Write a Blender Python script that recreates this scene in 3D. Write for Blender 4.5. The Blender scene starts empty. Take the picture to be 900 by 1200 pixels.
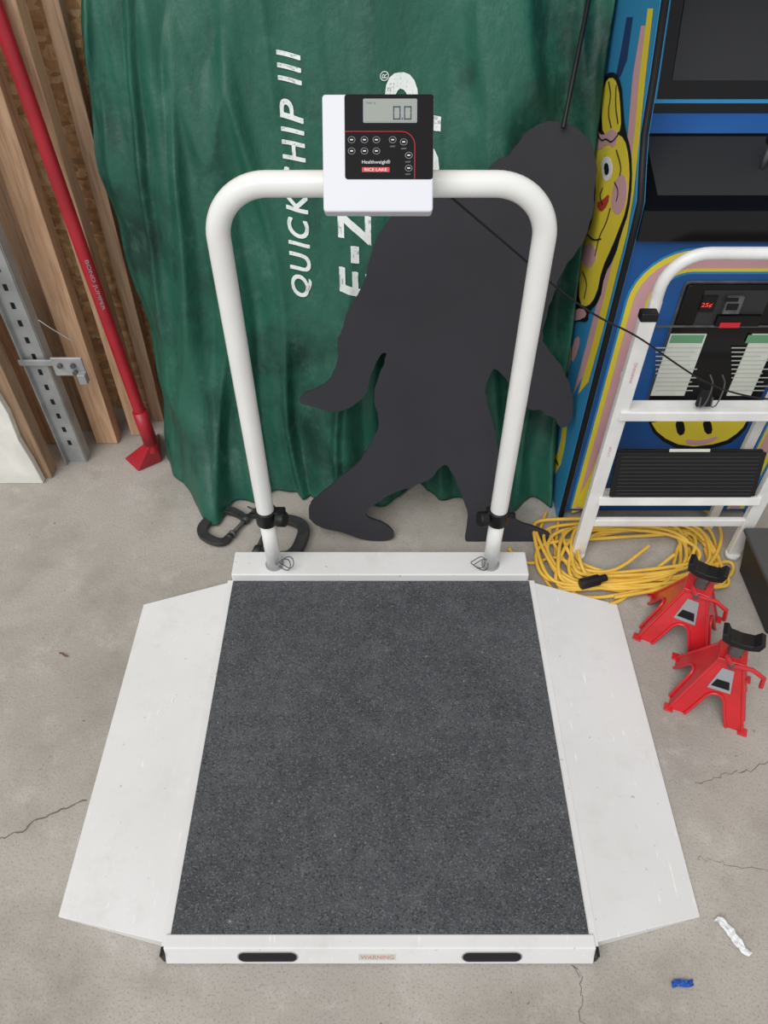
import bpy, bmesh, math, random
from math import sin, cos, pi, radians, atan2, sqrt
from mathutils import Vector, Matrix, noise
from mathutils.bvhtree import BVHTree
random.seed(7)
scene = bpy.context.scene
scene.view_settings.view_transform = 'Standard'
scene.view_settings.look = 'None'
COL = scene.collection

# ------------------------------------------------------------------ camera
TH = radians(46.8); F = 864.0; CAM = Vector((0, 0, 1.75))
cd = bpy.data.cameras.new('camera'); cam = bpy.data.objects.new('camera', cd); COL.objects.link(cam)
cam.location = CAM; cam.rotation_euler = (pi/2-TH, 0, 0)
cd.sensor_fit = 'VERTICAL'; cd.sensor_height = 36; cd.lens = F/1200*36; cd.clip_start = .02
scene.camera = cam

# survey helper: where the sight line through a photo point meets a real plane of the room
def hit(u, v, p0, n):
    d = Vector(((u-450)/F, 0, 0)) + Vector((0, sin(TH), cos(TH)))*((600-v)/F) + Vector((0, cos(TH), -sin(TH)))
    p0 = Vector(p0); n = Vector(n)
    return CAM + d*((p0-CAM).dot(n)/d.dot(n))
def gnd(u, v, z=0): return hit(u, v, (0, 0, z), (0, 0, 1))
def ypl(u, v, y): return hit(u, v, (0, y, 0), (0, 1, 0))
def xpl(u, v, x): return hit(u, v, (x, 0, 0), (1, 0, 0))

# --------------------------------------------------------------- materials
def lin(c):
    c = c/255.0
    return c/12.92 if c <= .04045 else ((c+.055)/1.055)**2.4
def rgb(r, g, b): return (lin(r), lin(g), lin(b), 1)
def mat(name, col, rough=.5, metal=0, var=0., scale=6, detail=5, bump=0., bscale=60, stretch=(1,1,1), spec=.5, coat=0):
    m = bpy.data.materials.new(name); m.use_nodes = True
    nt = m.node_tree; N = nt.nodes; L = nt.links; b = N['Principled BSDF']
    b.inputs['Base Color'].default_value = rgb(*col)
    b.inputs['Roughness'].default_value = rough; b.inputs['Metallic'].default_value = metal
    b.inputs['Specular IOR Level'].default_value = spec
    b.inputs['Coat Weight'].default_value = coat
    tc = N.new('ShaderNodeTexCoord'); mp = N.new('ShaderNodeMapping'); mp.inputs['Scale'].default_value = stretch
    L.new(tc.outputs['Object'], mp.inputs['Vector'])
    if var > 0:
        n = N.new('ShaderNodeTexNoise'); n.inputs['Scale'].default_value = scale; n.inputs['Detail'].default_value = detail
        L.new(mp.outputs[0], n.inputs['Vector'])
        r = N.new('ShaderNodeValToRGB'); r.color_ramp.elements[0].position = .3; r.color_ramp.elements[1].position = .7
        c = rgb(*col)
        r.color_ramp.elements[0].color = tuple(max(0, x*(1-var)) for x in c[:3])+(1,)
        r.color_ramp.elements[1].color = tuple(min(1, x*(1+var)) for x in c[:3])+(1,)
        L.new(n.outputs['Fac'], r.inputs['Fac']); L.new(r.outputs['Color'], b.inputs['Base Color'])
    if bump > 0:
        n2 = N.new('ShaderNodeTexNoise'); n2.inputs['Scale'].default_value = bscale; n2.inputs['Detail'].default_value = 4
        L.new(mp.outputs[0], n2.inputs['Vector'])
        bp = N.new('ShaderNodeBump'); bp.inputs['Strength'].default_value = bump; bp.inputs['Distance'].default_value = .01
        L.new(n2.outputs['Fac'], bp.inputs['Height']); L.new(bp.outputs[0], b.inputs['Normal'])
    return m
class G:  # small node graph helper for layered materials
    def __init__(s, name, rough=.7, spec=.5):
        s.m = bpy.data.materials.new(name); s.m.use_nodes = True; s.N = s.m.node_tree.nodes; s.L = s.m.node_tree.links
        s.b = s.N['Principled BSDF']; s.b.inputs['Roughness'].default_value = rough; s.b.inputs['Specular IOR Level'].default_value = spec
        s.tc = s.N.new('ShaderNodeTexCoord')
    def noise(s, scale, detail=4, stretch=(1,1,1), loc=(0,0,0), dist=0, rough=.5):
        mp = s.N.new('ShaderNodeMapping'); mp.inputs['Scale'].default_value = stretch; mp.inputs['Location'].default_value = loc
        s.L.new(s.tc.outputs['Object'], mp.inputs['Vector'])
        n = s.N.new('ShaderNodeTexNoise'); n.inputs['Scale'].default_value = scale; n.inputs['Detail'].default_value = detail
        n.inputs['Distortion'].default_value = dist; n.inputs['Roughness'].default_value = rough
        s.L.new(mp.outputs[0], n.inputs['Vector']); return n.outputs['Fac']
    def ramp(s, fac, stops):
        r = s.N.new('ShaderNodeValToRGB'); e = r.color_ramp.elements
        while len(e) < len(stops): e.new(.5)
        for i, (p, c) in enumerate(stops):
            e[i].position = p; e[i].color = c if len(c) == 4 else tuple(c)+(1,)
        s.L.new(fac, r.inputs['Fac']); return r.outputs['Color']
    def mix(s, fac, a, b, mode='MIX'):
        m = s.N.new('ShaderNodeMix'); m.data_type = 'RGBA'; m.blend_type = mode
        for sock, val in ((m.inputs[0], fac), (m.inputs[6], a), (m.inputs[7], b)):
            if isinstance(val, (int, float)): sock.default_value = val
            elif isinstance(val, tuple): sock.default_value = val
            else: s.L.new(val, sock)
        return m.outputs[2]
    def out(s, col, bumpfac=None, strength=.3, dist=.005):
        s.L.new(col, s.b.inputs['Base Color'])
        if bumpfac is not None:
            bp = s.N.new('ShaderNodeBump'); bp.inputs['Strength'].default_value = strength; bp.inputs['Distance'].default_value = dist
            s.L.new(bumpfac, bp.inputs['Height']); s.L.new(bp.outputs[0], s.b.inputs['Normal'])
        return s.m
BW0, BW1 = (0,0,0,1), (1,1,1,1)
def gr(x): return (x,x,x,1)

g = G('concrete', .85)
c = g.ramp(g.noise(1.5, 7, dist=.3, rough=.6), [(.3, rgb(157,151,144)), (.52, rgb(174,168,160)), (.75, rgb(186,180,173))])
c = g.mix(g.ramp(g.noise(5, 9, loc=(3,1,0), rough=.65), [(.48, BW0), (.72, gr(.55))]), c, rgb(137,129,119))
c = g.mix(g.ramp(g.noise(9, 9, loc=(9,2,0), rough=.7), [(.54, BW0), (.72, gr(.4))]), c, rgb(208,204,198))
c = g.mix(g.ramp(g.noise(220, 3), [(.32, gr(.5)), (.46, BW0)]), c, rgb(124,116,107))
c = g.mix(g.ramp(g.noise(60, 2, loc=(4,4,0)), [(.22, gr(.8)), (.27, BW0)]), c, rgb(92,84,75))
c = g.mix(g.ramp(g.noise(2.3, 5, loc=(1.7,8.1,0)), [(.60, BW0), (.75, gr(.4))]), c, rgb(118,106,92))
M_conc = g.out(c, g.noise(120, 6), .35, .004)

g = G('osb_sheathing', .8)
vo = g.N.new('ShaderNodeTexVoronoi'); vo.inputs['Scale'].default_value = 30
mp = g.N.new('ShaderNodeMapping'); mp.inputs['Scale'].default_value = (1, 1, 2.3); mp.inputs['Rotation'].default_value = (0, .7, 0)
nz = g.N.new('ShaderNodeTexNoise'); nz.inputs['Scale'].default_value = 14
g.L.new(g.tc.outputs['Object'], mp.inputs['Vector'])
vm = g.N.new('ShaderNodeVectorMath'); vm.operation = 'MULTIPLY_ADD'; vm.inputs[1].default_value = (.06,.06,.06)
g.L.new(nz.outputs['Color'], vm.inputs[0]); g.L.new(mp.outputs[0], vm.inputs[2]); g.L.new(vm.outputs[0], vo.inputs['Vector'])
sx = g.N.new('ShaderNodeSeparateColor'); g.L.new(vo.outputs['Color'], sx.inputs[0])
c = g.ramp(sx.outputs[0], [(0, rgb(186,144,100)), (.35, rgb(212,168,120)), (.75, rgb(228,188,140)), (1, rgb(240,208,164))])
c = g.mix(g.ramp(g.noise(60, 4, stretch=(1,1,.4)), [(.35, gr(.5)), (.5, BW0)]), c, rgb(160,118,78))
M_osb = g.out(c, sx.outputs[0], .2, .001)

def wood(name, a, b_, dark):
    g = G(name, .75)
    c = g.ramp(g.noise(9, 5, stretch=(5, 5, .5), dist=.8), [(.3, rgb(*a)), (.7, rgb(*b_))])
    c = g.mix(g.ramp(g.noise(40, 4, stretch=(3,3,.12)), [(.35, gr(.4)), (.5, BW0)]), c, rgb(*dark))
    return g.out(c, g.noise(40, 4, stretch=(3,3,.12)), .3, .003)
M_wood = wood('stud_wood', (184,146,114), (212,176,142), (142,108,82))
M_wood2 = wood('stud_wood_dark', (146,118,94), (174,144,116), (100,78,60))

g = G('white_powder_coat', .45, .3)
c = g.ramp(g.noise(2.2, 5, dist=.6), [(.3, rgb(217,217,216)), (.7, rgb(229,229,229))])
c = g.mix(g.ramp(g.noise(7, 9, rough=.8), [(.52, BW0), (.70, gr(.28))]), c, rgb(190,188,183))
c = g.mix(g.ramp(g.noise(75, 3, loc=(5,0,1)), [(.25, gr(.6)), (.29, BW0)]), c, rgb(156,150,142))
c = g.mix(g.ramp(g.noise(14, 6, stretch=(6,.8,1), rough=.7), [(.63, BW0), (.69, gr(.6))]), c, rgb(250,250,249))
c = g.mix(g.ramp(g.noise(20, 6, stretch=(1,5,1), loc=(2,3,0), rough=.7), [(.67, BW0), (.71, gr(.4))]), c, rgb(164,160,154))
M_ramp = g.out(c, g.noise(200, 2), .05, .002)
M_white = mat('white_enamel_tube', (236,236,233), .32, var=.03, scale=8, coat=.3)
M_whitep = mat('white_plastic', (224,225,231), .4, spec=.3)
M_ladw = mat('ladder_white', (224,224,222), .4, var=.08, scale=15)

g = G('rubber_mat', .68, .35)
c = g.ramp(g.noise(3.0, 8, dist=.3, rough=.65), [(.3, rgb(58,60,64)), (.7, rgb(82,84,88))])
c = g.mix(g.ramp(g.noise(18, 9, rough=.8), [(.46, BW0), (.72, gr(.5))]), c, rgb(106,108,111))
c = g.mix(g.ramp(g.noise(240, 2), [(.56, BW0), (.66, gr(.65))]), c, rgb(118,120,124))
c = g.mix(g.ramp(g.noise(240, 2, loc=(7,7,7)), [(.34, gr(.85)), (.44, BW0)]), c, rgb(36,37,40))
c = g.mix(g.ramp(g.noise(85, 2, loc=(2,7,0)), [(.74, BW0), (.77, gr(.7))]), c, rgb(155,155,152))
M_mat = g.out(c, g.noise(260, 3), .6, .004)

g = G('green_nylon', .5, .4)
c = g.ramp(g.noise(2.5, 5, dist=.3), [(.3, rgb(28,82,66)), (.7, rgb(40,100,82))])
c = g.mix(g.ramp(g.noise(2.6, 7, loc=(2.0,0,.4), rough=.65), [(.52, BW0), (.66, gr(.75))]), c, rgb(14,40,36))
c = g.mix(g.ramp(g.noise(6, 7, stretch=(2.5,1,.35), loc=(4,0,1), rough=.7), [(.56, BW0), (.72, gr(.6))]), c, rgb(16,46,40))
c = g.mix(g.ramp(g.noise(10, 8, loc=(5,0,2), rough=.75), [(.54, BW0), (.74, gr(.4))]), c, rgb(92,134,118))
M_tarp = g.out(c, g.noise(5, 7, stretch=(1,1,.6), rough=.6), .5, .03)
M_tarptext = mat('faded_white_print', (232,238,234), .6, var=.06, scale=14)
M_cut = mat('charcoal_paint', (52,52,57), .7, var=.07, scale=5, bump=.05, bscale=150, spec=.25)
M_black = mat('black_plastic', (22,22,24), .45, spec=.35)
M_blackg = mat('black_gloss', (13,13,15), .25, var=.1, scale=5, spec=.35)
M_steel = mat('dark_steel', (92,92,92), .5, .25, var=.4, scale=30)
M_iron = mat('clamp_iron', (58,58,59), .45, .2, var=.35, scale=30)
M_galv = mat('galvanized_steel', (165,168,168), .5, .35, var=.2, scale=14)
M_red = mat('red_enamel', (198,34,42), .35, var=.12, scale=12, coat=.3)
M_redp = mat('red_pole_paint', (166,28,42), .38, var=.15, scale=9)
M_cord = mat('yellow_cord', (224,182,74), .45, var=.1, scale=20)
M_blue = mat('cabinet_blue', (34,86,150), .4, var=.08, scale=6, spec=.3)
M_cyan = mat('print_light_blue', (52,136,184), .4, var=.05, spec=.3)
M_dblue = mat('print_dark_blue', (26,52,104), .4)
M_yel = mat('print_yellow', (226,206,62), .4, var=.05, spec=.3)
M_pink = mat('print_pink', (206,160,164), .4, var=.05, spec=.3)
M_orange = mat('print_red', (176,62,48), .4)
M_ink = mat('print_black', (18,18,20), .5, spec=.3)
M_paper = mat('label_paper', (200,204,194), .6, var=.05, scale=30)
M_pgreen = mat('label_green', (92,146,108), .6)
M_ctext = mat('label_text', (176,180,172), .6)
M_lcd = mat('lcd_glass', (150,156,148), .4, spec=.3)
M_lcdseg = mat('lcd_segment', (36,44,90), .5)
M_redl = mat('red_print', (200,30,45), .4)
M_fred = mat('faded_red_print', (206,130,126), .5)
M_wtext = mat('white_print', (225,225,225), .5)
M_gtext = mat('grey_print', (150,152,156), .5)
M_panel = mat('keypad_overlay', (15,15,18), .55, spec=.15)
M_peel = mat('peeling_white_paint', (228,227,220), .7, var=.12, scale=12, bump=.15, bscale=25)
M_crack = mat('crack_dirt', (112,104,94), .95)
M_plast = mat('translucent_scrap', (225,228,228), .3)
M_bluescr = mat('blue_scrap', (30,80,165), .4)
M_led = bpy.data.materials.new('red_led'); M_led.use_nodes = True
b = M_led.node_tree.nodes['Principled BSDF']; b.inputs['Base Color'].default_value = (.8,.02,.01,1)
b.inputs['Emission Color'].default_value = (1,.03,.01,1); b.inputs['Emission Strength'].default_value = 1.2
M_bin = mat('grey_plastic', (70,72,74), .5, var=.1)
M_grip = mat('tread_rib_rubber', (40,40,42), .6)

# ----------------------------------------------------------------- builders
def group(name, loc):
    e = bpy.data.objects.new(name, None); e.location = loc; e.empty_display_size = .05; COL.objects.link(e); return e
def finish(name, bm_or_me, m, parent=None, smooth=False, bevel=0, autos=True):
    if isinstance(bm_or_me, bmesh.types.BMesh):
        me = bpy.data.meshes.new(name); bmesh.ops.recalc_face_normals(bm_or_me, faces=bm_or_me.faces); bm_or_me.to_mesh(me); bm_or_me.free()
    else: me = bm_or_me
    me.name = name
    ob = bpy.data.objects.new(name, me); COL.objects.link(ob)
    me.materials.clear(); me.materials.append(m)
    if smooth:
        for p in me.polygons: p.use_smooth = True
    if bevel:
        mo = ob.modifiers.new('bevel', 'BEVEL'); mo.width = bevel; mo.segments = 3; mo.limit_method = 'ANGLE'
    if parent:
        ob.parent = parent; ob.matrix_parent_inverse = Matrix.Translation(-Vector(parent.location))
    return ob
def box(name, lo, hi, m, parent=None, bevel=0, M=None):
    bm = bmesh.new(); bmesh.ops.create_cube(bm, size=1)
    lo = Vector(lo); hi = Vector(hi)
    for v in bm.verts: v.co = Vector(((v.co[i]+.5)*(hi[i]-lo[i])+lo[i]) for i in range(3))
    if M: bm.transform(M)
    return finish(name, bm, m, parent, bevel=bevel)
def plank(name, p0, p1, w, t, m, parent=None, side=(1,0,0), bevel=0):
    p0 = Vector(p0); p1 = Vector(p1); z = (p1-p0).normalized(); x = Vector(side); x = (x - z*x.dot(z)).normalized(); y = z.cross(x)
    M = Matrix((x, y, z)).transposed().to_4x4(); M.translation = (p0+p1)/2; l = (p1-p0).length
    return box(name, (-w/2,-t/2,-l/2), (w/2,t/2,l/2), m, parent, bevel, M)
def prism(name, pts, off, m, parent=None, bevel=0):
    bm = bmesh.new(); off = Vector(off)
    a = [bm.verts.new(Vector(p)) for p in pts]; b = [bm.verts.new(Vector(p)+off) for p in pts]
    bm.faces.new(a); bm.faces.new(list(reversed(b))); n = len(a)
    for i in range(n): bm.faces.new((a[i], b[i], b[(i+1)%n], a[(i+1)%n]))
    return finish(name, bm, m, parent, bevel=bevel)
def smoothpts(pts, it=1, cyclic=True):
    for _ in range(it):
        o = []
        n = len(pts)
        rng = range(n) if cyclic else range(n-1)
        if not cyclic: o.append(Vector(pts[0]))
        for i in rng:
            p = Vector(pts[i]); q = Vector(pts[(i+1)%n]); o.append(p*.75+q*.25); o.append(p*.25+q*.75)
        if not cyclic: o.append(Vector(pts[-1]))
        pts = o
    return pts
def tube(name, pts, r, m, parent=None, cyclic=False, res=6, caps=True, kind='POLY'):
    cu = bpy.data.curves.new(name, 'CURVE'); cu.dimensions = '3D'; cu.bevel_depth = r; cu.bevel_resolution = res; cu.use_fill_caps = caps
    sp = cu.splines.new(kind); sp.points.add(len(pts)-1)
    for i, p in enumerate(pts): sp.points[i].co = (*p, 1)
    sp.use_cyclic_u = cyclic
    tmp = bpy.data.objects.new(name+'_c', cu); COL.objects.link(tmp)
    bpy.context.view_layer.update()
    me = bpy.data.meshes.new_from_object(tmp.evaluated_get(bpy.context.evaluated_depsgraph_get()))
    bpy.data.objects.remove(tmp)
    return finish(name, me, m, parent, smooth=True)
def cyl(name, p0, p1, r, m, parent=None, seg=32, bevel=0, r2=None):
    p0 = Vector(p0); p1 = Vector(p1); d = p1-p0
    bm = bmesh.new(); bmesh.ops.create_cone(bm, cap_ends=True, segments=seg, radius1=r, radius2=r if r2 is None else r2, depth=d.length)
    bm.transform(Matrix.Translation((p0+p1)/2) @ d.to_track_quat('Z','Y').to_matrix().to_4x4())
    ob = finish(name, bm, m, parent, bevel=bevel)
    for p in ob.data.polygons: p.use_smooth = len(p.vertices) == 4
    return ob
def text_me(s, w, h, shear=0, ext=.0004, bold=.0, spacing=1):
    cu = bpy.data.curves.new('t', 'FONT'); cu.body = s; cu.size = 1; cu.shear = shear; cu.offset = bold; cu.space_character = spacing
    cu.resolution_u = 4
    o = bpy.data.objects.new('t', cu); COL.objects.link(o); bpy.context.view_layer.update()
    me = bpy.data.meshes.new_from_object(o.evaluated_get(bpy.context.evaluated_depsgraph_get())); bpy.data.objects.remove(o)
    xs = [v.co.x for v in me.vertices]; ys = [v.co.y for v in me.vertices]
    x0, x1, y0, y1 = min(xs), max(xs), min(ys), max(ys)
    for v in me.vertices:
        v.co.x = (v.co.x-x0)/(x1-x0)*w; v.co.y = (v.co.y-y0)/(y1-y0)*h; v.co.z = 0
    return me
def text(name, s, M, w, h, m, parent=None, **k):
    me = text_me(s, w, h, **k); me.transform(M); return finish(name, me, m, parent)

# --------------------------------------------------------------- room shell
bm = bmesh.new()
for x, y in ((-3.5,-1.5),(3.5,-1.5),(3.5,2.2),(-3.5,2.2)): bm.verts.new((x,y,0))
bm.faces.new(bm.verts); bmesh.ops.recalc_face_normals(bm, faces=bm.faces)
r = bmesh.ops.extrude_face_region(bm, geom=bm.faces[:]); bmesh.ops.translate(bm, vec=(0,0,-.1), verts=[v for v in r['geom'] if isinstance(v, bmesh.types.BMVert)])
finish('floor', bm, M_conc)
box('wall_back', (-3.5,2.18,0), (3.5,2.30,2.6), M_osb)

def crack(name, uv, w=.003):
    pts = []
    for i in range(len(uv)-1):
        a = gnd(*uv[i]); b_ = gnd(*uv[i+1]); n = 8
        for k in range(n): pts.append(a.lerp(b_, k/n) + Vector((random.uniform(-1,1), random.uniform(-1,1), 0))*.006)
    pts.append(gnd(*uv[-1]))
    bm = bmesh.new(); prev = None
    for i, p in enumerate(pts):
        d = (pts[min(i+1,len(pts)-1)]-pts[max(i-1,0)]).normalized(); n = Vector((-d.y, d.x, 0))*w*.5*random.uniform(.4,1.2)
        q = (bm.verts.new(p+n+Vector((0,0,.0006))), bm.verts.new(p-n+Vector((0,0,.0006))))
        if prev: bm.faces.new((prev[0], prev[1], q[1], q[0]))
        prev = q
    return finish(name, bm, M_crack, floorc)
floorc = group('floor_crack', (0,0,0))
crack('crack_a', [(-40,1000),(15,978),(55,955),(102,938)], .004)
crack('crack_b', [(812,918),(845,908),(880,902),(920,885)], .0028)
crack('crack_c', [(672,1128),(682,1150),(680,1190),(700,1230)], .0016)
crack('crack_d', [(815,1005),(850,1012),(900,1020)], .0013)

# ---------------------------------------------------------- wheelchair scale
S = group('wheelchair_scale', (-.009, .86, 0))
XL, XR = -.4388, .4214
FL, FR = XL-.016, XR+.016
box('platform_frame', (FL,.384,.0), (FR,1.325,.0475), M_ramp, S)
box('rubber_mat_top', (XL,.405,.045), (XR,1.321,.0515), M_mat, S, .0015)
box('rear_channel', (XL-.002,1.322,.004), (XR-.003,1.41,.078), M_ramp, S, .004)
prism('front_edge_bar', [(FL+.006,.405,.004),(FL+.006,.405,.0515),(FL+.006,.379,.0515),(FL+.006,.361,.004)], (FR-FL-.012,0,0), M_ramp, S, .0025)
FM = Matrix.Translation((0,.361,.004)) @ Matrix.Rotation(-atan2(.018,.0475),4,'X')
for i, x in enumerate((FL, FR)):
    s = -1 if i == 0 else 1
    box('end_cap_%d'%(i+1), (min(x-.006*s,x+.001*s),.366,.0), (max(x-.006*s,x+.001*s),.404,.044), M_black, S, .001)
for i, x in enumerate((-.238,.221)):
    def slot(rad, y): return [FM@Vector((x+(.046 if cos(a)>0 else -.046)+rad*cos(a), y, .024+rad*sin(a))) for a in [2*pi*k/24 for k in range(24)]]
    prism('slot_rim_%d'%(i+1), slot(.0165,-.0008), (0,.004,0), M_gtext, S)
    prism('roller_slot_%d'%(i+1), slot(.0135,-.0016), (0,.004,0), M_black, S)
box('warning_label', (-.052,-.0010,.014), (.024,.002,.034), M_paper, S, M=FM)
text('warning_text', 'WARNING', FM @ Matrix.Translation((-.048,-.0014,.018)) @ Matrix.Rotation(pi/2,4,'X'), .068, .012, M_fred, S)
def ramp(name, sgn, xi, xo, y0, y1, yo0, yo1):
    bm = bmesh.new()
    T = [(xi,y0,.046),(xi,y1,.046),(xo,yo1,.008),(xo,yo0,.008)]
    a = [bm.verts.new(p) for p in T]; b = [bm.verts.new((p[0],p[1],.0)) for p in T]
    bm.faces.new(a); bm.faces.new(b[::-1])
    for i in range(4): bm.faces.new((a[i],b[i],b[(i+1)%4],a[(i+1)%4]))
    return finish(name, bm, M_ramp, S, bevel=.0012)
ramp('ramp_left', -1, FL, -.697, .392, 1.318, .449, 1.268)
ramp('ramp_right', 1, FR, .676, .392, 1.318, .449, 1.268)
HX0, HX1, HY, HZ, HR = -.319, .309, 1.36, 1.178, .105
pts = [Vector((HX0,HY,.27))]
for k in range(17):
    a = pi - k/16*pi/2; pts.append(Vector((HX0+HR+HR*cos(a), HY, HZ-HR+HR*sin(a))))
for k in range(17):
    a = pi/2 - k/16*pi/2; pts.append(Vector((HX1-HR+HR*cos(a), HY, HZ-HR+HR*sin(a))))
pts.append(Vector((HX1,HY,.27)))
tube('handrail', pts, .0235, M_white, S, res=10)
for i, x in enumerate((HX0, HX1)):
    s = 1 if i == 0 else -1
    cyl('post_socket_%d'%(i+1), (x,HY,.07), (x,HY,.30), .0215, M_white, S)
    cyl('socket_collar_%d'%(i+1), (x,HY,.262), (x,HY,.312), .029, M_black, S, bevel=.004)
    box('clamp_lug_%d'%(i+1), (x+s*.025-.008,HY-.014,.265), (x+s*.025+.02*(s>0)+.008,HY+.014,.31), M_black, S, .004)
    cyl('clamp_knob_%d'%(i+1), (x+s*.03,HY-.012,.287), (x+s*.055,HY-.018,.292), .022, M_black, S, 12, .004)
    cyl('clamp_bolt_%d'%(i+1), (x-s*.046,HY,.287), (x,HY,.287), .009, M_black, S, 16)
    cyl('weld_ring_%d'%(i+1), (x,HY,.076), (x,HY,.083), .026, M_gtext, S)
    for q in range(2):
        lp = [Vector((x+s*(.03+.01*q)+.02*cos(a), HY-.02+.006*sin(a*2), .102+.01*q+.022*sin(a))) for a in [2*pi*k/24 for k in range(24)]]
        tube('retaining_cable_%d'%(i+1), lp, .0014, M_steel, S, cyclic=True, res=3)
el = radians(37)
DM = Matrix(((1,0,0),(0,sin(el),-cos(el)),(0,cos(el),sin(el)))).to_4x4(); DM.translation = Vector((-.010,1.30,1.254))
W, H = .188, .187
def dp(u, v, n=0): return Vector(((u-443)/130*W, (176-v)/137*H, n))
def rrect(x0,y0,x1,y1,r,z,seg=5):
    o = []
    for cx,cy,a0 in ((x1-r,y1-r,0),(x0+r,y1-r,pi/2),(x0+r,y0+r,pi),(x1-r,y0+r,1.5*pi)):
        for k in range(seg+1):
            a = a0+k/seg*pi/2; o.append(Vector((cx+r*cos(a),cy+r*sin(a),z)))
    return o
def dprism(name, pts, th, m, bevel=0):
    return prism(name, [DM@p for p in pts], (DM.to_3x3()@Vector((0,0,th))), m, S, bevel)
dprism('display_housing', rrect(-W/2,-H/2,W/2,H/2,.006,-.036), .036, M_whitep, .003)
dprism('display_rear_shell', rrect(-W/2+.01,-H/2+.02,W/2-.01,H/2-.012,.01,-.052), .02, M_whitep, .006)
box('display_bracket', (-.055,1.33,1.16), (.035,1.40,1.20), M_white, S, .006)
a = dp(404,206)
dprism('display_overlay', rrect(a.x,a.y,W/2-.0005,H/2-.0005,.005,.0), .0008, M_panel)
a = dp(427,139); b2 = dp(487,114)
dprism('lcd_bezel', rrect(a.x-.002,a.y-.002,b2.x+.002,b2.y+.0015,.002,.0008), .0004, M_gtext)
dprism('lcd_screen', rrect(a.x,a.y,b2.x,b2.y,.001,.0012), .0004, M_lcd)
def seg7(x, y, w, h):
    t = w*.15
    for q in ((x,y,x+t,y+h/2-t*.2),(x,y+h/2+t*.2,x+t,y+h),(x+w-t,y,x+w,y+h/2-t*.2),(x+w-t,y+h/2+t*.2,x+w,y+h),(x+t*.5,y,x+w-t*.5,y+t),(x+t*.5,y+h-t,x+w-t*.5,y+h)):
        box('lcd_digit_segment', (q[0],q[1],.0016), (q[2],q[3],.002), M_lcdseg, S, M=DM)
p = dp(460.5,137); seg7(p.x, p.y, .0125, .021)
p = dp(472.5,137); seg7(p.x+.001, p.y, .0125, .021); box('lcd_point', (p.x-.003,p.y,.0016), (p.x-.0008,p.y+.0025,.002), M_lcdseg, S, M=DM)
def dtext(s, u, v, w, h, m, **k):
    p = dp(u, v, .0016 if m is M_lcdseg else .0012); text('display_print', s, DM @ Matrix.Translation(p), w, h, m, S, **k)
dtext('TARE  lb', 429, 119, .016, .003, M_lcdseg)
for (u, v) in ((412,160),(427,160),(441,160),(412,173),(427,173),(441,173),(460,160),(473,162.5),(479,178),(479,193)):
    p = dp(u, v, .0008)
    ring = [p+Vector((.0062*cos(t), .0062*sin(t)*.85, 0)) for t in [2*pi*k/20 for k in range(20)]]
    dprism('key_ring', ring, .0003, M_gtext)
    ring = [p+Vector((.0054*cos(t), .0054*sin(t)*.85, .0002)) for t in [2*pi*k/20 for k in range(20)]]
    dprism('key_face', ring, .0003, M_panel)
    box('key_symbol', (p.x-.0025,p.y-.001,.0012), (p.x+.0025,p.y+.001,.0015), M_wtext, S, M=DM)
for (u, v) in ((457,168.5),(470,171),(475,186.5),(475,201)): dtext('UNIT', u, v, .009, .0022, M_gtext)
dtext('Healthweigh®', 424, 189, .048, .0075, M_wtext)
a = dp(424,197.5); box('brand_band', (a.x,a.y,.0008), (a.x+.047,a.y+.0075,.0011), M_redl, S, M=DM)
dtext('RICE LAKE', 427, 196.5, .038, .005, M_wtext)
pl = [dp(404.5,150.5,.0012), dp(470,150.5,.0012)] + [dp(470+16*sin(t), 166.5-16*cos(t), .0012) for t in [k/8*pi/2 for k in range(1,9)]] + [dp(486,205.5,.0012)]
tube('red_accent_line', [DM@p for p in pl], .0007, M_redl, S, res=2)
cpts = [Vector((.09,1.392,1.17)), ypl(560,258,1.40), ypl(610,300,1.43), ypl(655,340,1.43), ypl(700,372,1.42), ypl(745,392,1.42), ypl(790,425,1.43), ypl(832,452,1.43), ypl(880,466,1.43), ypl(930,470,1.43)]
tube('power_cable', smoothpts([Vector(p) for p in cpts], 3, False), .0022, M_black, S, res=3)

# ------------------------------------------------------------- green tarp
def ss(a, b, x):
    t = max(0, min(1, (x-a)/(b-a))); return t*t*(3-2*t)
def tarp_y(x, h):
    y = 1.715+.285*h
    y += .12*(1-ss(-.76,-.52,x))*(1-.5*ss(0,1.2,h))
    A = 1-.72*ss(-.38,-.27,x)*(1-ss(.12,.24,x))*ss(.3,.55,h)
    A *= 1+.5*(1-ss(-.45,-.3,x))
    xs = x+.05*noise.noise(Vector((x*1.5, h*1.8, 11)))+.06*h*(x+.1)
    f = noise.noise(Vector((xs*4.6, h*.6, 0)))*.10
    q = noise.noise(Vector((xs*7.5, h*.9, 5))); f -= max(0, .18-abs(q))*.16
    f += noise.noise(Vector((xs*13+1.2*h, h*1.8, 9)))*.03
    f += noise.noise(Vector((x*6+3*h, h*6, 4)))*.016
    f = max(-.095, min(.095, f))
    y += f*A*(.75+.45*(1-ss(0,.5,h)))
    y -= .02*(1-ss(0,.18,h))
    lim = 1.545+.37*h+.032        # stays behind the leaning cut-out
    if y < lim: y = lim-.012*(1-math.exp(-(lim-y)/.02))
    return y
bm = bmesh.new(); NX, NH = 240, 180; rows = []
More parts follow.
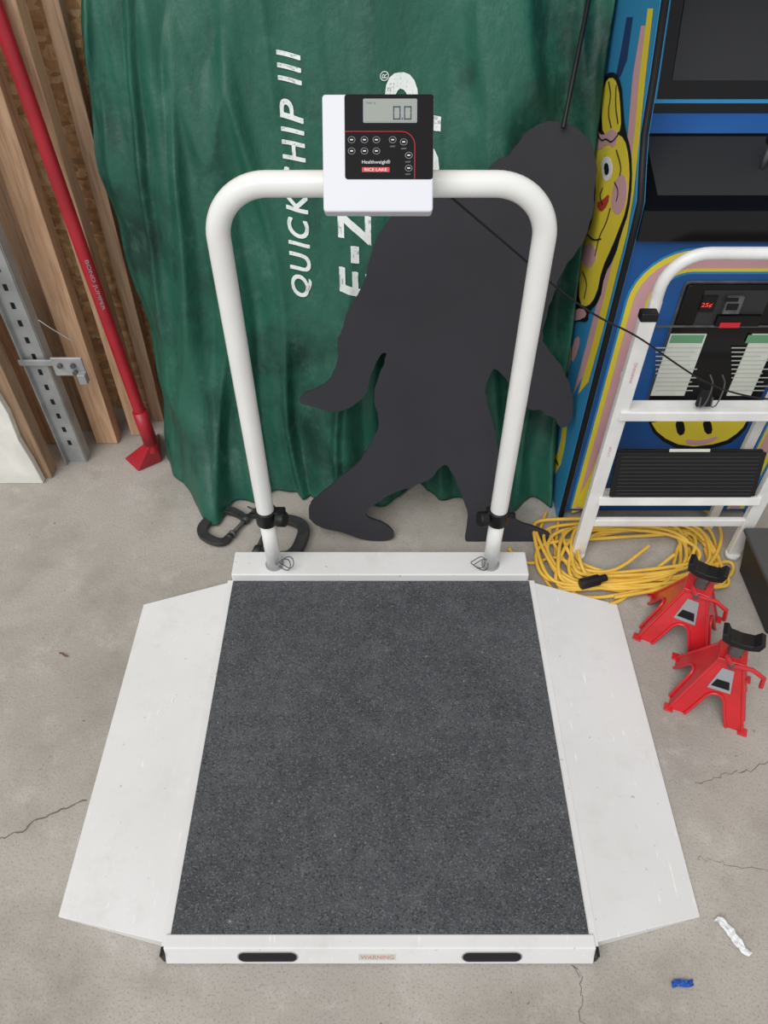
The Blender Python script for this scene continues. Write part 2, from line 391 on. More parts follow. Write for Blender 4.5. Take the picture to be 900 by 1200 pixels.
for j in range(NH+1):
    t = j/NH; row = []
    for i in range(NX+1):
        s = i/NX; h = t*1.62
        xl = -.748+.02*sin(h*5)+.02*noise.noise(Vector((h*4,0,1)))
        x = xl+(.548-xl)*s
        yy = tarp_y(x, h); z = h+.006+(.012*abs(noise.noise(Vector((x*9,0,2)))) if j == 0 else 0)
        edge = 1-ss(0,.03,s); yy += .05*edge
        row.append(bm.verts.new((x, min(yy,2.165), z)))
    rows.append(row)
for j in range(NH):
    for i in range(NX): bm.faces.new((rows[j][i],rows[j][i+1],rows[j+1][i+1],rows[j+1][i]))
bm.normal_update(); CLOTH = BVHTree.FromBMesh(bm)
T = group('green_canopy_cover', (-.1,1.75,0))
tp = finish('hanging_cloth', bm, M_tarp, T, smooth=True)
so = tp.modifiers.new('thick','SOLIDIFY'); so.thickness = .002; so.offset = 0
def cloth_text(name, s, x_base, z0, length, cap, shear=.25, fat=.0025):
    # letters are laid onto the cloth one by one; overlapping passes give the bold stroke
    x = 0.0; wts = {'I':.42,' ':.35,'-':.5,'Q':1.15}
    ws = [wts.get(ch,1.0) for ch in s]; tot = sum(ws)
    for ch, wq in zip(s, ws):
        wid = length*wq/tot
        if ch != ' ':
            for ps in ((0,0),(fat,0),(0,fat),(fat,fat)) if fat else ((0,0),):
                me = text_me(ch, wid*(.84 if ch != 'I' else .72), cap if ch != '-' else cap*.2, shear=shear)
                bm = bmesh.new(); bm.from_mesh(me); bmesh.ops.triangulate(bm, faces=bm.faces)
                for v in bm.verts:
                    if ch == '-': v.co.y += cap*.4
                    v.co.x += ps[0]; v.co.y += ps[1]
                for k in range(1, int((wid+.01)/.008)+1):
                    bmesh.ops.bisect_plane(bm, geom=bm.verts[:]+bm.edges[:]+bm.faces[:], plane_co=(k*.008,0,0), plane_no=(1,0,0))
                for k in range(1, int((cap+.005)/.008)+1):
                    bmesh.ops.bisect_plane(bm, geom=bm.verts[:]+bm.edges[:]+bm.faces[:], plane_co=(0,k*.008,0), plane_no=(0,1,0))
                for v in bm.verts:
                    X = x_base - v.co.y; Z = z0 + x + v.co.x
                    loc, nn, ii, dd = CLOTH.ray_cast(Vector((X, 0, Z)), Vector((0,1,0)))
                    v.co = Vector((X, (loc.y if loc else tarp_y(X, Z))-.0045, Z))
                me2 = bpy.data.meshes.new(name); bm.to_mesh(me2); bm.free()
                finish(name, me2, M_tarptext, T)
        x += wid
cloth_text('print_small', 'QUICKSHIP III', -.205, .63, .585, .056, .25, .0025)
cloth_text('print_large_a', 'E-Z', -.035, .63, .24, .085, .2, .006)
cloth_text('print_large_b', 'UP', .145, .90, .28, .135, .1, .008)
cloth_text('print_mark', '®', .012, 1.150, .024, .022, 0, 0)
tube('tent_pole', [ypl(660,150,1.90), ypl(672,90,1.96), ypl(690,0,2.0), ypl(697,-60,2.0)], .0055, M_black, T)

# --------------------------------------------------------- sasquatch cutout
CP0, CN = (0,1.515,0), Vector((0,1,-.37)).normalized()
sil = [(650,140),(632,145),(615,156),(604,172),(597,182),(583,187),(578,194),(560,205),(520,222),(485,236),(462,250),(447,268),(436,292),
(430,322),(420,345),(408,362),(401,385),(395,402),(397,420),(391,436),(384,448),(370,456),(356,461),(350,467),(354,474),(370,477),(384,483),(402,482),
(418,474),(430,461),(433,444),(441,424),(449,412),(453,413),(452,424),(444,440),(439,456),(438,474),(445,490),(442,507),(430,528),(418,545),(398,560),(378,578),
(364,588),(361,600),(364,612),(380,620),(402,624),(425,633),(448,636),(461,632),(462,624),(452,614),(436,609),(426,603),(436,592),(462,577),(488,569),(506,560),(521,541),
(531,556),(538,573),(544,588),(549,604),(547,622),(544,640),(552,644),(580,644),(612,642),(640,640),(652,634),(645,625),(625,617),(606,612),(600,600),(594,580),(588,556),(584,530),(580,505),(574,482),(568,462),(572,444),(579,430),(590,440),(598,452),
(612,468),(622,482),(634,480),(640,486),(650,489),(655,500),(664,502),(671,490),(672,470),(667,448),(657,428),(644,412),(634,398),(640,370),(650,340),(661,312),(672,300),(684,285),(692,262),(697,240),(696,222),(700,200),(697,178),(686,158),(668,145)]
pp = [hit(u, v, CP0, CN) for u, v in sil]
K = group('sasquatch_cutout', (.1,1.52,0))
pp = [p if p.z > .0 else Vector((p.x,1.515,0.001)) for p in pp]
pp = smoothpts(pp, 2)
wx = Vector((1,0,0)); wy = Vector((0,.37,1)).normalized()
pp = [p + (wx*noise.noise(p*60) + wy*noise.noise(p*60+Vector((9,9,9))))*.004*ss(.02,.1,p.z) for p in pp]
prism('plywood_silhouette', pp, CN*.012, M_cut, K)

# ------------------------------------------------------------ arcade cabinet
A = group('arcade_cabinet', (.87,1.87,0))
prof = [(1.612,0.0),(1.612,.92),(1.618,1.03),(1.665,1.09),(1.70,1.14),(1.73,1.25),(1.775,1.38),(1.74,1.55),(1.70,1.62),(1.72,1.78),(2.14,1.78),(2.14,0.0)]
CX0, CX1 = .558, 1.19
prism('side_panel_left', [(CX0,y,z) for y,z in prof], (.02,0,0), M_cyan, A)
prism('side_panel_right', [(CX1-.02,y,z) for y,z in prof], (.02,0,0), M_cyan, A)
prism('cabinet_body', [(CX0+.02,y,z) for y,z in [(1.622,.03),(1.622,.93),(1.64,.99),(1.86,1.075),(1.90,1.12),(2.03,1.50),(1.75,1.6),(1.75,1.76),(2.12,1.76),(2.12,.03)]], (CX1-CX0-.04,0,0), M_blue, A)
for sx in (CX0+.01, CX1-.01):
    tube('edge_molding', [Vector((sx,y,z)) for y,z in prof[:9]], .0085, M_ink, A, res=3)
def slab(name, x0, x1, a, b, th, m, lift=0.0):
    ya,za = a; yb,zb = b; d = Vector((0,yb-ya,zb-za)).normalized(); n = Vector((0,-d.z,d.y))
    o = n*lift
    return prism(name, [Vector((x0,ya,za))+o,Vector((x1,ya,za))+o,Vector((x1,yb,zb))+o,Vector((x0,yb,zb))+o], n*th, m, A)
slab('control_deck', CX0+.02, CX1-.02, (1.625,1.0), (1.855,1.078), .012, M_blackg)
slab('deck_overlay', CX0+.06, CX1-.06, (1.665,1.0136), (1.845,1.0746), .001, M_grip, .0125)
slab('deck_front_rail', CX0+.02, CX1-.02, (1.615,.945), (1.622,1.012), .014, M_blackg)
slab('deck_back_strip', CX0+.02, CX1-.02, (1.858,1.086), (1.892,1.115), .004, M_blue)
slab('screen_bezel', CX0+.02, CX1-.02, (1.90,1.12), (2.03,1.50), .004, M_ink)
slab('bezel_corner_yellow', CX0+.022, CX0+.075, (1.903,1.13), (1.948,1.262), .0008, M_yel, .0045)
slab('bezel_corner_red', CX0+.03, CX0+.068, (1.906,1.138), (1.935,1.224), .0008, M_orange, .0055)
slab('bezel_cyan_frame', CX0+.078, CX1-.06, (1.906,1.138), (2.03,1.49), .001, M_cyan, .005)
slab('screen_surround', CX0+.086, CX1-.068, (1.909,1.146), (2.03,1.49), .001, M_blackg, .0062)
slab('screen_glass', CX0+.115, CX1-.098, (1.921,1.182), (2.022,1.475), .001, M_grip, .0075)
cyl('joystick_shaft', (.87,1.74,1.05), (.87,1.735,1.11), .005, M_steel, A, 16)
bm = bmesh.new(); bmesh.ops.create_uvsphere(bm, u_segments=20, v_segments=12, radius=.016, matrix=Matrix.Translation((.87,1.734,1.12))); finish('joystick_ball', bm, M_black, A, smooth=True)
def side(name, uv, m, layer, sm=1):
    pts = [xpl(u,v,CX0) for u,v in uv]; o = Vector((-.0006*layer,0,0))
    if sm: pts = smoothpts(pts, sm)
    return prism(name, [p+o for p in pts], (-.0005,0,0), m, A)
def sline(name, uv, r, layer=5, m=None):
    pts = smoothpts([xpl(u,v,CX0)+Vector((-.0006*layer,0,0)) for u,v in uv], 2, False)
    return tube(name, pts, r, m or M_ink, A, res=1)
side('art_pink_band', [(752,30),(758,30),(750,90),(745,150),(736,228),(728,270),(716,320),(700,385),(684,440),(672,462),(690,395),(706,330),(718,270),(729,225),(737,150),(742,90)], M_pink, 1, 0)
side('art_yellow_border', [(760,10),(766,10),(757,90),(751,150),(743,228),(735,275),(722,325),(706,390),(690,448),(678,462),(693,410),(712,335),(727,272),(736,228),(745,150),(750,90)], M_yel, 2, 0)
side('art_character_outline', [(711,86),(722,84),(729,98),(731,125),(733,150),(741,178),(742,214),(738,248),(729,274),(722,300),(709,322),(704,352),(690,366),(690,378),(676,376),(663,380),(668,362),(676,352),(673,320),(667,300),(673,284),(686,270),(693,250),(696,216),(692,196),(693,172),(702,156),(703,128),(705,104)], M_ink, 3)
side('art_character_head', [(713,92),(721,91),(726,104),(728,126),(729,152),(722,158),(708,160),(706,130),(708,106)], M_yel, 4)
side('art_character', [(706,160),(722,156),(733,162),(738,184),(739,212),(735,246),(726,270),(717,292),(706,316),(700,346),(690,360),(680,356),(680,324),(672,302),(677,290),(690,275),(697,252),(700,216),(696,196),(697,174)], M_yel, 4)
side('art_bow', [(700,152),(708,160),(718,150),(726,156),(722,174),(712,168),(703,178),(696,166)], M_pink, 5)
side('art_glove', [(724,208),(733,203),(737,218),(735,240),(725,254),(717,244),(719,224)], M_pink, 5)
side('art_eye_white', [(706,186),(716,182),(720,200),(714,214),(707,208)], M_wtext, 5)
side('art_eye_ink', [(709,193),(714,190),(716,202),(711,207)], M_ink, 6)
side('art_mouth', [(700,238),(708,234),(716,226),(714,240),(705,250)], M_orange, 5)
side('art_shoe', [(684,288),(696,284),(702,300),(693,316),(683,308)], M_pink, 5)
side('art_shoe2', [(668,366),(684,360),(690,370),(678,376),(666,376)], M_pink, 5)
for k,l in enumerate(([(715,96),(718,112),(714,132),(718,150)],[(724,100),(723,125),(726,145)],[(700,152),(706,166),(712,162),(718,168),(726,158)],[(724,176),(730,196),(728,206)],[(722,214),(727,224),(724,236)],[(717,244),(712,262),(704,276),(699,300)],[(690,275),(697,282),(706,280)],[(684,318),(690,332),(686,350)],[(708,220),(704,230),(708,240)])): sline('art_line_%d'%(k+1), l, .0022)
side('art_lower_yellow', [(660,405),(670,398),(668,430),(660,445),(655,430)], M_yel, 2)
side('art_lower_pink', [(672,400),(680,392),(678,412),(670,428)], M_pink, 2)
side('art_lower_band', [(648,470),(668,468),(660,540),(648,560),(640,545)], M_yel, 1)
side('art_lower_band_blue', [(652,480),(662,480),(656,528),(648,540),(645,520)], M_cyan, 2)
sline('art_low_line', [(645,500),(652,512),(648,530),(655,545)], .003, 3)
sline('art_low_line2', [(655,440),(664,450),(660,462),(668,470)], .003, 3)
side('art_top_stripe', [(735,20),(742,20),(735,70),(727,90),(722,90),(728,60)], M_dblue, 1, 0)
FY = 1.622
def front(name, x0, x1, z0, z1, r, m, layer):
    y = FY-.0006*layer; o = []
    for k in range(9):
        a = pi-k/8*pi/2; o.append(Vector((x0+r+r*cos(a), y, z1-r+r*sin(a))))
    for k in range(9):
        a = pi/2-k/8*pi/2; o.append(Vector((x1-r+r*cos(a), y, z1-r+r*sin(a))))
    o += [Vector((x1,y,z0)), Vector((x0,y,z0))]
    return prism(name, o, (0,-.0005,0), m, A)
for i,(d,m) in enumerate(((0,M_cyan),(.006,M_yel),(.020,M_pink),(.052,M_yel),(.060,M_cyan),(.066,M_blue))):
    front('art_arch_%d'%(i+1), CX0+.035+d, CX1-.035-d, .04, .922-d, .14-d*.9, m, i+1)
def fpoly(name, uv, m, layer, sm=1):
    pts = [ypl(u,v,FY) for u,v in uv]; o = Vector((0,-.0006*layer,0))
    if sm: pts = smoothpts(pts, sm)
    return prism(name, [p+o for p in pts], (0,-.0005,0), m, A)
fpoly('art_face_ink', [(756,486),(880,486),(872,505),(850,522),(800,528),(768,512)], M_ink, 7)
fpoly('art_face', [(760,489),(876,489),(868,503),(846,518),(802,523),(772,509)], M_yel, 8)
fpoly('art_face_eye', [(790,492),(800,490),(803,506),(794,510)], M_ink, 9)
fpoly('art_face_eye2', [(822,492),(832,490),(835,506),(826,508)], M_ink, 9)
fpoly('art_face_mouth', [(800,513),(820,515),(845,508),(830,519),(806,520)], M_pink, 9)
fpoly('art_low_yellow', [(672,590),(690,560),(705,520),(712,522),(702,575),(690,598)], M_yel, 7)
d0 = ypl(757,474,FY); d1 = ypl(940,330,FY)
prism('coin_door', [Vector((p.x,FY-.005,p.y)) for p in rrect(d0.x, d0.z, 1.03, d1.z, .012, 0)], (0,-.012,0), M_blackg, A, .002)
prism('coin_door_rim', [Vector((p.x,FY-.004,p.y)) for p in rrect(d0.x-.006, d0.z-.006, 1.036, d1.z+.006, .014, 0)], (0,-.004,0), M_steel, A, .002)
def dbox(name, u0, v0, u1, v1, m, dep=.018, th=.003):
    a = ypl(u0,v1,FY-dep); b = ypl(u1,v0,FY-dep); return box(name, (a.x,FY-dep-th,a.z), (b.x,FY-dep,b.z), m, A)
dbox('coin_door_divider', 757, 381, 930, 383, M_steel)
dbox('coin_panel', 812, 340, 905, 381, M_grip, .017, .001)
dbox('price_window', 818, 346, 842, 365, M_ink)
a = ypl(821,361,FY-.0225); text('price_display', '25¢', Matrix.Translation(a) @ Matrix.Rotation(pi/2,4,'X'), .026, .014, M_led, A)
dbox('coin_return', 845, 346, 872, 366, M_steel, .018, .008); dbox('coin_slot', 850, 349, 866, 353, M_ink, .026, .002); dbox('coin_cup', 850, 356, 866, 363, M_ink, .026, .002)
dbox('reject_button', 836, 368, 892, 380, M_blackg, .018, .010)
for i,(u0,u1) in enumerate(((762,828),(851,912))):
    dbox('instruction_card_%d'%(i+1), u0, 391, u1, 463, M_paper)
    dbox('card_header_%d'%(i+1), u0+22, 392.5, u1-2, 402, M_pgreen, .021, .0004)
    for k in range(11): dbox('card_line_%d_%d'%(i+1,k), u0+6, 407+k*5, u1-6-(k*7)%15, 408.2+k*5, M_ctext, .021, .0003)
dbox('card_sticker', 842, 378, 868, 384, M_redl, .029, .001)

# -------------------------------------------------------------- step ladder
Lg = group('step_ladder', (.83,1.47,0))
RX0, RX1, RY = .594, 1.07, 1.456
for i,x in enumerate((RX0,RX1)):
    s = 1 if i == 0 else -1
    plank('front_rail_%d'%(i+1), (x,RY,.012), (x+.004*s,RY+.01,.83), .038, .022, M_ladw, Lg, bevel=.003)
    cyl('rail_foot_%d'%(i+1), (x,RY,0), (x,RY,.02), .022, M_ladw, Lg)
    plank('rail_cap_%d'%(i+1), (x+.004*s,RY+.01,.828), (x+.004*s,RY+.01,.850), .040, .028, M_black, Lg, bevel=.004)
    plank('rear_leg_%d'%(i+1), (x+.045*s,1.565,.01), (x+.045*s,1.548,.83), .028, .018, M_ladw, Lg, bevel=.003)
    box('spreader_%d'%(i+1), (x+.018*s-.002,RY,.60), (x+.018*s+.002,1.56,.615), M_ladw, Lg)
hx0, hx1, hy, hz, hr = RX0+.045, RX1-.045, 1.548, .945, .09
hp = [Vector((hx0,hy,.70))]
for k in range(11):
    a = pi-k/10*pi/2; hp.append(Vector((hx0+hr+hr*cos(a),hy,hz-hr+hr*sin(a))))
for k in range(11):
    a = pi/2-k/10*pi/2; hp.append(Vector((hx1-hr+hr*cos(a),hy,hz-hr+hr*sin(a))))
hp.append(Vector((hx1,hy,.70)))
tube('hand_hoop', hp, .0145, M_ladw, Lg, res=6)
box('upper_step_edge', (RX0,RY-.012,.545), (RX1,RY+.012,.575), M_ladw, Lg, .004)
box('upper_step_tread', (RX0+.02,RY+.012,.553), (RX1-.02,1.50,.572), M_ladw, Lg, .003)
t0, t1 = Vector((0,1.455,.262)), Vector((0,1.50,.405))
def tr_plank(name, f0, f1, x0, x1, m, th, lift=0):
    a = t0.lerp(t1,f0); b = t0.lerp(t1,f1); d = (t1-t0).normalized(); n = Vector((0,-d.z,d.y))*1
    return prism(name, [Vector((x0,a.y,a.z))+n*lift,Vector((x1,a.y,a.z))+n*lift,Vector((x1,b.y,b.z))+n*lift,Vector((x0,b.y,b.z))+n*lift], n*th, m, Lg, .003)
tr_plank('lower_step_pan', -.14, .04, RX0+.01, RX1-.01, M_ladw, .014)
tr_plank('lower_step_back', .0, 1.0, RX0+.04, RX1-.04, M_black, .012)
tr_plank('lower_step_rubber', .08, .98, RX0+.035, RX1-.035, M_black, .008, .012)
for k in range(11): tr_plank('tread_rib', .13+k*.075, .155+k*.075, RX0+.05, RX1-.05, M_grip, .002, .02)
tr_plank('tread_label', .99, 1.05, .77, .88, M_paper, .002, .018)
box('lower_cross_bar', (RX0,RY-.008,.145), (RX1,RY+.008,.172), M_ladw, Lg, .003)
box('rear_cross_bar', (hx0,1.55,.16), (hx1,1.57,.185), M_ladw, Lg, .003)
for k, (z, h, s) in enumerate(((.42,.035,'STEP'),(.66,.06,'WARNING'))):
    me = text_me(s, h, .007); me.transform(Matrix.Translation((RX0+.006,RY-.006,z)) @ Matrix.Rotation(pi/2,4,'X') @ Matrix.Rotation(pi/2,4,'Z'))
    finish('rail_label_%d'%(k+1), me, M_fred, Lg)
for i,u in enumerate((826,840)):
    p = ypl(u,462,1.445); tube('wire_hook_%d'%(i+1), smoothpts([p+Vector((0,.01,.05)),p+Vector((.012,0,.03)),p+Vector((.01,-.004,-.03)),p+Vector((-.004,-.004,-.04)),p+Vector((-.006,0,-.01))],1,False), .0018, M_steel, Lg, res=2)
cx = ypl(833,450,1.46).x
prism('clip_body', [(cx-.02,1.45,.588),(cx+.02,1.45,.588),(cx+.012,1.462,.63),(cx-.012,1.462,.63)], (0,.012,0), M_black, Lg, .002)

# ----------------------------------------------------------- extension cord
E = group('extension_cord', (.74,1.45,0))
def soft(d, lim): return lim*math.tanh(d/lim)
def coil(name, N, loops, R, Q, seed, cx, cy, zb, lx=.31, ly=.15):
    pts = []
    for i in range(N):
        t = i/N; a = -t*loops*2*pi
        dx = .10*noise.noise(Vector((t*9,1,seed))); dy = .06*noise.noise(Vector((t*9,5,seed)))
        rx = R+R*.7*noise.noise(Vector((t*14,3,seed))); ry = Q+Q*.8*noise.noise(Vector((t*13,7,seed)))
        z = zb+.035*abs(noise.noise(Vector((t*30,2,seed+8))))+.02*t
        pts.append(Vector((cx+soft(dx+rx*cos(a+.35*sin(t*40))+.02*sin(a*2+t*9), lx), cy+soft(dy+ry*sin(a)+.03*cos(a), ly), z)))
    tube(name, smoothpts(pts,1,False), .0055, M_cord, E, res=3)
coil('coil_outer', 900, 10, .34, .19, 3, .745, 1.45, .008)
coil('coil_inner', 600, 7, .22, .13, 21, .76, 1.45, .012, .27, .13)
for k,(st) in enumerate(([(597,643,.007),(604,655,.007),(625,662,.007),(650,650,.02),(680,668,.03),(720,672,.04),(760,640,.05)],
    [(640,600,.007),(626,640,.007),(640,688,.007),(675,708,.007),(710,711,.007),(735,700,.007),(757,676,.02),(790,650,.05)],
    [(655,605,.007),(648,660,.007),(668,697,.007),(700,702,.012),(760,690,.02),(820,668,.02),(855,655,.02),(862,668,.012),(845,685,.007)],
    [(670,600,.02),(700,590,.03),(760,586,.02),(820,590,.02),(850,620,.03),(835,665,.03),(780,690,.03),(720,700,.02)])):
    tube('loose_loop_%d'%(k+1), smoothpts([gnd(*q) for q in st],3,False), .0055, M_cord, E, res=3)
p = gnd(692,683,.045); cyl('plug_body', p+Vector((-.03,-.005,0)), p+Vector((.028,.012,0)), .017, M_black, E, 16, .004)
cyl('plug_collar', p+Vector((.025,.012,0)), p+Vector((.05,.02,0)), .011, M_black, E, 16, .002)

# -------------------------------------------------------------- jack stands
def jack_stand(name, x, y, rot, sc=1.0):
    hgt = .285
    J = group(name, (x,y,0)); M = Matrix.Translation((x,y,0)) @ Matrix.Rotation(rot,4,'Z') @ Matrix.Scale(sc,4)
    a0, b0, a1, b1, h1 = .098, .088, .030, .026, .205
    def corner(sx, sy, f): return Vector((sx*(a0+(a1-a0)*f), sy*(b0+(b1-b0)*f), f*h1))
    for k,(c0,c1) in enumerate((((-1,-1),(1,-1)),((1,-1),(1,1)),((1,1),(-1,1)),((-1,1),(-1,-1)))):
        def P(s, f): return corner(*c0, f).lerp(corner(*c1, f), s)
        arch = [(.22,0),(.255,.12),(.30,.28),(.34,.40),(.41,.46),(.5,.475),(.59,.46),(.66,.40),(.70,.28),(.745,.12),(.78,0)]
        o = [P(0,0)]+[P(*q) for q in arch]+[P(1,0),P(1,1),P(0,1)]
        n = (P(0,0)-P(0,1)).cross(P(1,1)-P(0,1)).normalized()
        if n.dot(P(.5,.5)-Vector((0,0,.1))) > 0: n = -n
        prism('leg_face_%d'%(k+1), [M@p for p in o], M.to_3x3()@(n*.004), M_red, J)
        tube('arch_rib_%d'%(k+1), [M@(P(*q)-n*.002) for q in arch], .004, M_red, J, res=2)
        f = corner(*c0, 0); box('foot_%d'%(k+1), (f.x-.012,f.y-.012,0), (f.x+.012,f.y+.012,.005), M_red, J, .001, M)
    for sx in (-1,1):
        for sy in (-1,1): tube('corner_bead', [M@corner(sx,sy,0.01), M@corner(sx,sy,1)], .004, M_red, J, res=2)
    box('collar', (-.036,-.032,.198), (.036,.032,.214), M_red, J, .002, M)
    box('ratchet_column', (-.014,-.017,.06), (.014,.017,hgt-.02), M_steel, J, .002, M)
    for k in range(7): box('ratchet_tooth', (.014,-.009,.20+k*.009), (.019,.009,.205+k*.009), M_steel, J, 0, M)
    sad = [(-.052,hgt+.012),(-.040,hgt+.016),(-.028,hgt-.002),(0,hgt-.006),(.028,hgt-.002),(.040,hgt+.016),(.052,hgt+.012),(.046,hgt-.014),(.022,hgt-.024),(-.022,hgt-.024),(-.046,hgt-.014)]
    prism('saddle', [M@Vector((q[0],-.021,q[1])) for q in sad], M.to_3x3()@Vector((0,.042,0)), M_black, J, .002)
    tube('release_lever', [M@Vector(q) for q in ((-.02,-.036,.235),(.0,-.036,.205),(.05,-.036,.212),(.085,-.034,.19),(.092,-.034,.15))], .006, M_red, J, res=3)
    cyl('lever_pivot', M@Vector((0,-.042,.205)), M@Vector((0,.04,.205)), .008, M_steel, J, 16)
    def Q(s, f): return corner(-1,-1,f).lerp(corner(1,-1,f), s)
    n = Vector((0,-.95,.31))
    prism('sticker', [M@(Q(s,f)+n*.001) for s,f in ((.26,.53),(.74,.53),(.70,.88),(.30,.88))], M.to_3x3()@(n*.001), M_gtext, J)
    prism('sticker_stripe', [M@(Q(s,f)+n*.0025) for s,f in ((.3,.58),(.7,.58),(.66,.70),(.34,.70))], M.to_3x3()@(n*.0005), M_ink, J)
    return J
jack_stand('jack_stand', .832, 1.190, radians(-28), .95)
jack_stand('jack_stand.001', .856, .985, radians(-22), .93)

# ------------------------------------------------------------------ c clamps
def c_clamp(name, x, y, rot, s, tilt=0.):
    J = group(name, (x,y,0)); M = Matrix.Translation((x,y,.016)) @ Matrix.Rotation(rot,4,'Z') @ Matrix.Rotation(tilt,4,'Y') @ Matrix.Scale(s,4)
    pr = [(.0,.035),(.0,.06),(.02,.075),(.06,.078),(.10,.07),(.118,.04),(.12,0),(.118,-.04),(.10,-.07),(.06,-.078),(.02,-.075),(.0,-.06)]
    c = smoothpts([Vector((p[0],p[1],0)) for p in pr], 2, False)
    bm = bmesh.new(); prev = None
    for i,p in enumerate(c):
        d = (c[min(i+1,len(c)-1)]-c[max(i-1,0)]).normalized(); n = Vector((-d.y,d.x,0))
        w = .011+.007*sin(pi*i/(len(c)-1)); th = .009
        q = [bm.verts.new(M@(p+n*a*w+Vector((0,0,b*th)))) for a,b in ((1,1),(1,-1),(-1,-1),(-1,1))]
        if prev:
            for k in range(4): bm.faces.new((prev[k],prev[(k+1)%4],q[(k+1)%4],q[k]))
        else: bm.faces.new(q)
        prev = q
    bm.faces.new(prev[::-1]); finish('frame', bm, M_iron, J, bevel=.002)
    cyl('screw', M@Vector((0,-.13,0)), M@Vector((0,.01,0)), .007*s, M_steel, J, 16)
    for k in range(20): cyl('thread', M@Vector((0,-.125+k*.0065,0)), M@Vector((0,-.1225+k*.0065,0)), .0085*s, M_iron, J, 12)
    cyl('pad', M@Vector((0,.01,0)), M@Vector((0,.018,0)), .015*s, M_steel, J, 20)
    cyl('fixed_pad', M@Vector((0,.026,0)), M@Vector((0,.04,0)), .014*s, M_iron, J, 20)
    cyl('boss', M@Vector((0,-.085,0)), M@Vector((0,-.055,0)), .015*s, M_iron, J, 20)
    cyl('tommy_bar', M@Vector((-.035,-.125,.0)), M@Vector((.035,-.125,.0)), .0035*s, M_steel, J, 10)
c_clamp('c_clamp', -.470, 1.545, radians(150), .85)
c_clamp('c_clamp.001', -.375, 1.530, radians(-12), 1.0)

# --------------------------------------------------------- left wall clutter
def board(name, x0, y0, ut, vt, yt, w, t, m):
    p0 = Vector((x0, y0, .002)); p1 = ypl(ut, vt, yt); k = 1.75/(p1.z-p0.z)
    p1 = p0+(p1-p0)*k
    o = group(name, p0); plank('board', p0, p1, w, t, m, o, bevel=.002); return o
board('wooden_stud', -.985, 2.0, -12, 100, 2.03, .075, .05, M_wood)
board('wooden_stud.001', -.885, 2.05, 30, 60, 2.075, .050, .06, M_wood)
board('wooden_stud.002', -1.09, 2.07, -50, 100, 2.08, .085, .05, M_wood2)
board('wooden_stud.003', -.83, 2.12, 62, 0, 2.125, .042, .04, M_wood2)
board('wooden_stud.004', -1.19, 2.0, -110, 100, 2.03, .07, .05, M_wood)
a = gnd(92,541); GP = group('galvanized_post', (a.x,a.y,0))
box('web', (a.x-.035,a.y-.002,0), (a.x+.03,a.y+.002,1.5), M_galv, GP)
box('flange_near', (a.x+.028,a.y-.002,0), (a.x+.032,a.y+.04,1.5), M_galv, GP)
box('flange_lip', (a.x-.037,a.y-.02,0), (a.x-.033,a.y+.002,1.5), M_galv, GP)
for k in range(24): box('slot_%d'%(k+1), (a.x-.008,a.y-.0035,.08+k*.058), (a.x+.003,a.y-.0018,.100+k*.058), M_black, GP, .0)
br = ypl(80,430,1.86); HB = group('door_hinge_bracket', br)
box('plate', (br.x-.045,1.855,br.z-.03), (br.x+.05,1.863,br.z+.035), M_galv, HB, .003)
box('arm', (br.x-.15,1.864,br.z+.0), (br.x+.03,1.872,br.z+.02), M_galv, HB, .002)
box('tab', (br.x+.03,1.83,br.z-.045), (br.x+.055,1.855,br.z-.01), M_galv, HB, .002)
for dx,dz in ((-.02,.01),(.02,.01),(.02,-.015)): cyl('bolt', (br.x+dx,1.845,br.z+dz), (br.x+dx,1.856,br.z+dz), .008, M_steel, HB, 6)
tube('wire', [ypl(45,375,1.86),ypl(60,385,1.85),ypl(85,400,1.85)], .0015, M_galv, HB, res=2)
JB = group('door_jamb', (-1.3,1.85,0))
prism('trim_board', [(-1.62,1.775,0),(-1.15,1.775,0),(-1.155,1.775,.10),(-1.165,1.775,.19),(-1.158,1.775,.30),(-1.17,1.775,.42),(-1.175,1.775,.56),(-1.19,1.775,.72),(-1.62,1.775,.74)], (0,.024,0), M_peel, JB, .003)
box('jamb_core', (-1.62,1.80,0), (-1.128,1.855,.76), M_wood2, JB, .003)
box('jamb_upper', (-1.62,1.80,.762), (-1.21,1.855,2.0), M_wood2, JB, .003)
RS = group('floor_scraper', (-.72,1.93,0))
base = gnd(180,528,.06); top = ypl(-8,0,2.02)
top = base+(top-base)*1.25
tube('pole', [base, base.lerp(top,.5), top], .019, M_redp, RS, res=8)
cyl('ferrule', base+(top-base)*.02, base+(top-base)*.10, .024, M_redp, RS)
g0, g1, g2, g3 = gnd(146,538), gnd(162,553), gnd(190,541), gnd(186,508)
bm = bmesh.new(); tipv = base+Vector((0,0,.035))
lo = [bm.verts.new(Vector((q.x,q.y,.002))) for q in (g0,g1,g2,g3)]; up = [bm.verts.new(tipv+Vector((dx,dy,0))) for dx,dy in ((-.022,0),(-.005,-.02),(.02,-.005),(.005,.02))]
bm.faces.new(lo[::-1]); bm.faces.new(up)
for i in range(4): bm.faces.new((lo[i],lo[(i+1)%4],up[(i+1)%4],up[i]))
finish('blade_head', bm, M_redp, RS, bevel=.003)
me = text_me('BOND JUMPER', .15, .013); d = (top-base).normalized(); c0 = base.lerp(top,.42)
xax = -d; nrm = (CAM-c0).cross(d).normalized(); zz = nrm.cross(-d).normalized()
if zz.dot(CAM-c0) < 0: zz = -zz
yax = zz.cross(xax); TM = Matrix((xax,yax,zz)).transposed().to_4x4(); TM.translation = c0+zz*.0198-yax*.0065
me.transform(TM); finish('pole_lettering', me, M_gtext, RS)

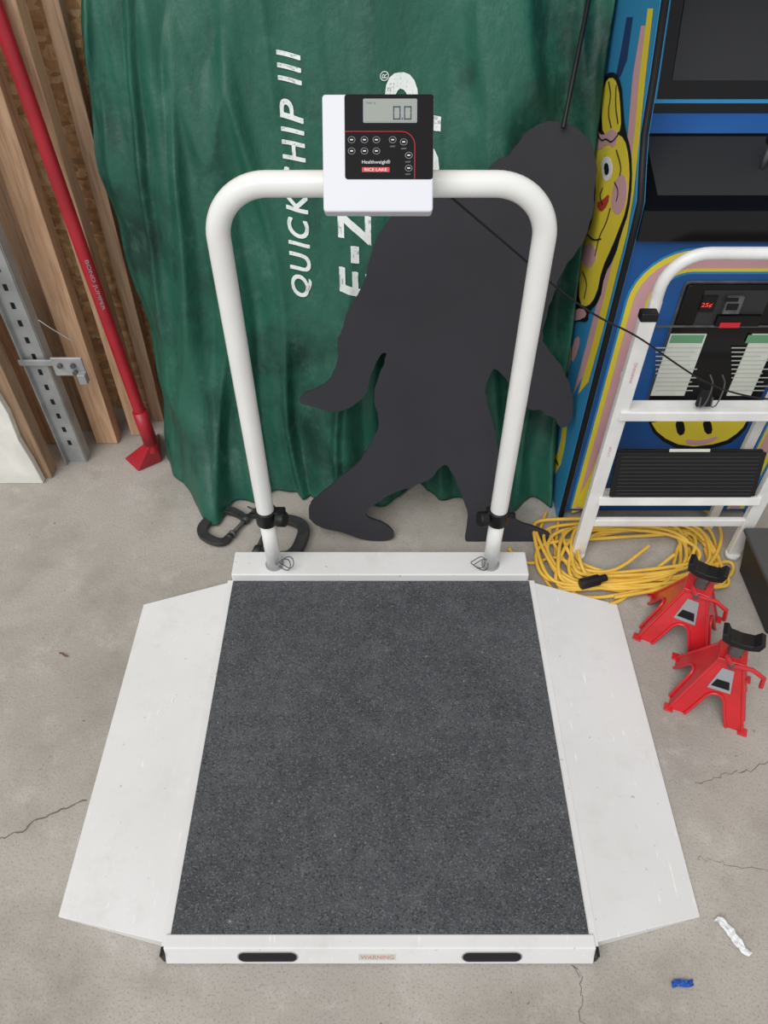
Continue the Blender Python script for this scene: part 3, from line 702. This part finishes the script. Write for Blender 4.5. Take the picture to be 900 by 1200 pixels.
# ------------------------------------------------------------ small things
BN = group('storage_crate', (1.2,1.3,0))
bm = bmesh.new()
lo = [(1.075,1.17),(1.4,1.17),(1.4,1.40),(1.075,1.40)]; hi_ = [(1.05,1.15),(1.42,1.15),(1.42,1.42),(1.05,1.42)]
a = [bm.verts.new((x,y,0)) for x,y in lo]; b = [bm.verts.new((x,y,.15)) for x,y in hi_]
bm.faces.new(a[::-1]); bm.faces.new(b)
for i in range(4): bm.faces.new((a[i],a[(i+1)%4],b[(i+1)%4],b[i]))
finish('tub', bm, M_grip, BN, bevel=.006)
box('lid', (1.042,1.142,.15), (1.43,1.428,.165), M_bin, BN, .005)
def scrap(name, u, v, l, w, rot, m, hgt):
    c = gnd(u, v); o = group(name, c); bm = bmesh.new(); rows = []
    for i in range(13):
        row = []
        for j in range(5):
            p = Vector(((i/12-.5)*l, (j/4-.5)*w*(1-.5*abs(i/12-.5)), 0)); p.z = .003+hgt*abs(noise.noise(Vector((i*.6,j*.9,u))))
            p.y += .05*l*sin(i*.5); p = Matrix.Rotation(rot,3,'Z')@p; row.append(bm.verts.new(c+p))
        rows.append(row)
    for i in range(12):
        for j in range(4): bm.faces.new((rows[i][j],rows[i+1][j],rows[i+1][j+1],rows[i][j+1]))
    finish('sheet', bm, m, o, smooth=False)
scrap('plastic_scrap', 858, 1098, .085, .018, radians(-52), M_plast, .02)
scrap('blue_wrapper_scrap', 799, 1153, .045, .014, radians(8), M_bluescr, .012)
scrap('leaf_debris', 75, 768, .03, .005, radians(-20), mat('debris_brown',(120,80,60),.8), .006)

# ------------------------------------------------------------------- lights
w = bpy.data.worlds.new('overcast'); scene.world = w; w.use_nodes = True
bg = w.node_tree.nodes['Background']; bg.inputs[0].default_value = (.96,.98,1,1); bg.inputs[1].default_value = .60
sd = bpy.data.lights.new('daylight_sun','SUN'); sd.energy = 2.0; sd.angle = radians(45); sd.color = (1,.985,.965)
so = bpy.data.objects.new('daylight_sun', sd); COL.objects.link(so); so.location = (-2,-2,4)
so.rotation_euler = Vector((.36,.62,-.85)).to_track_quat('-Z','Y').to_euler()
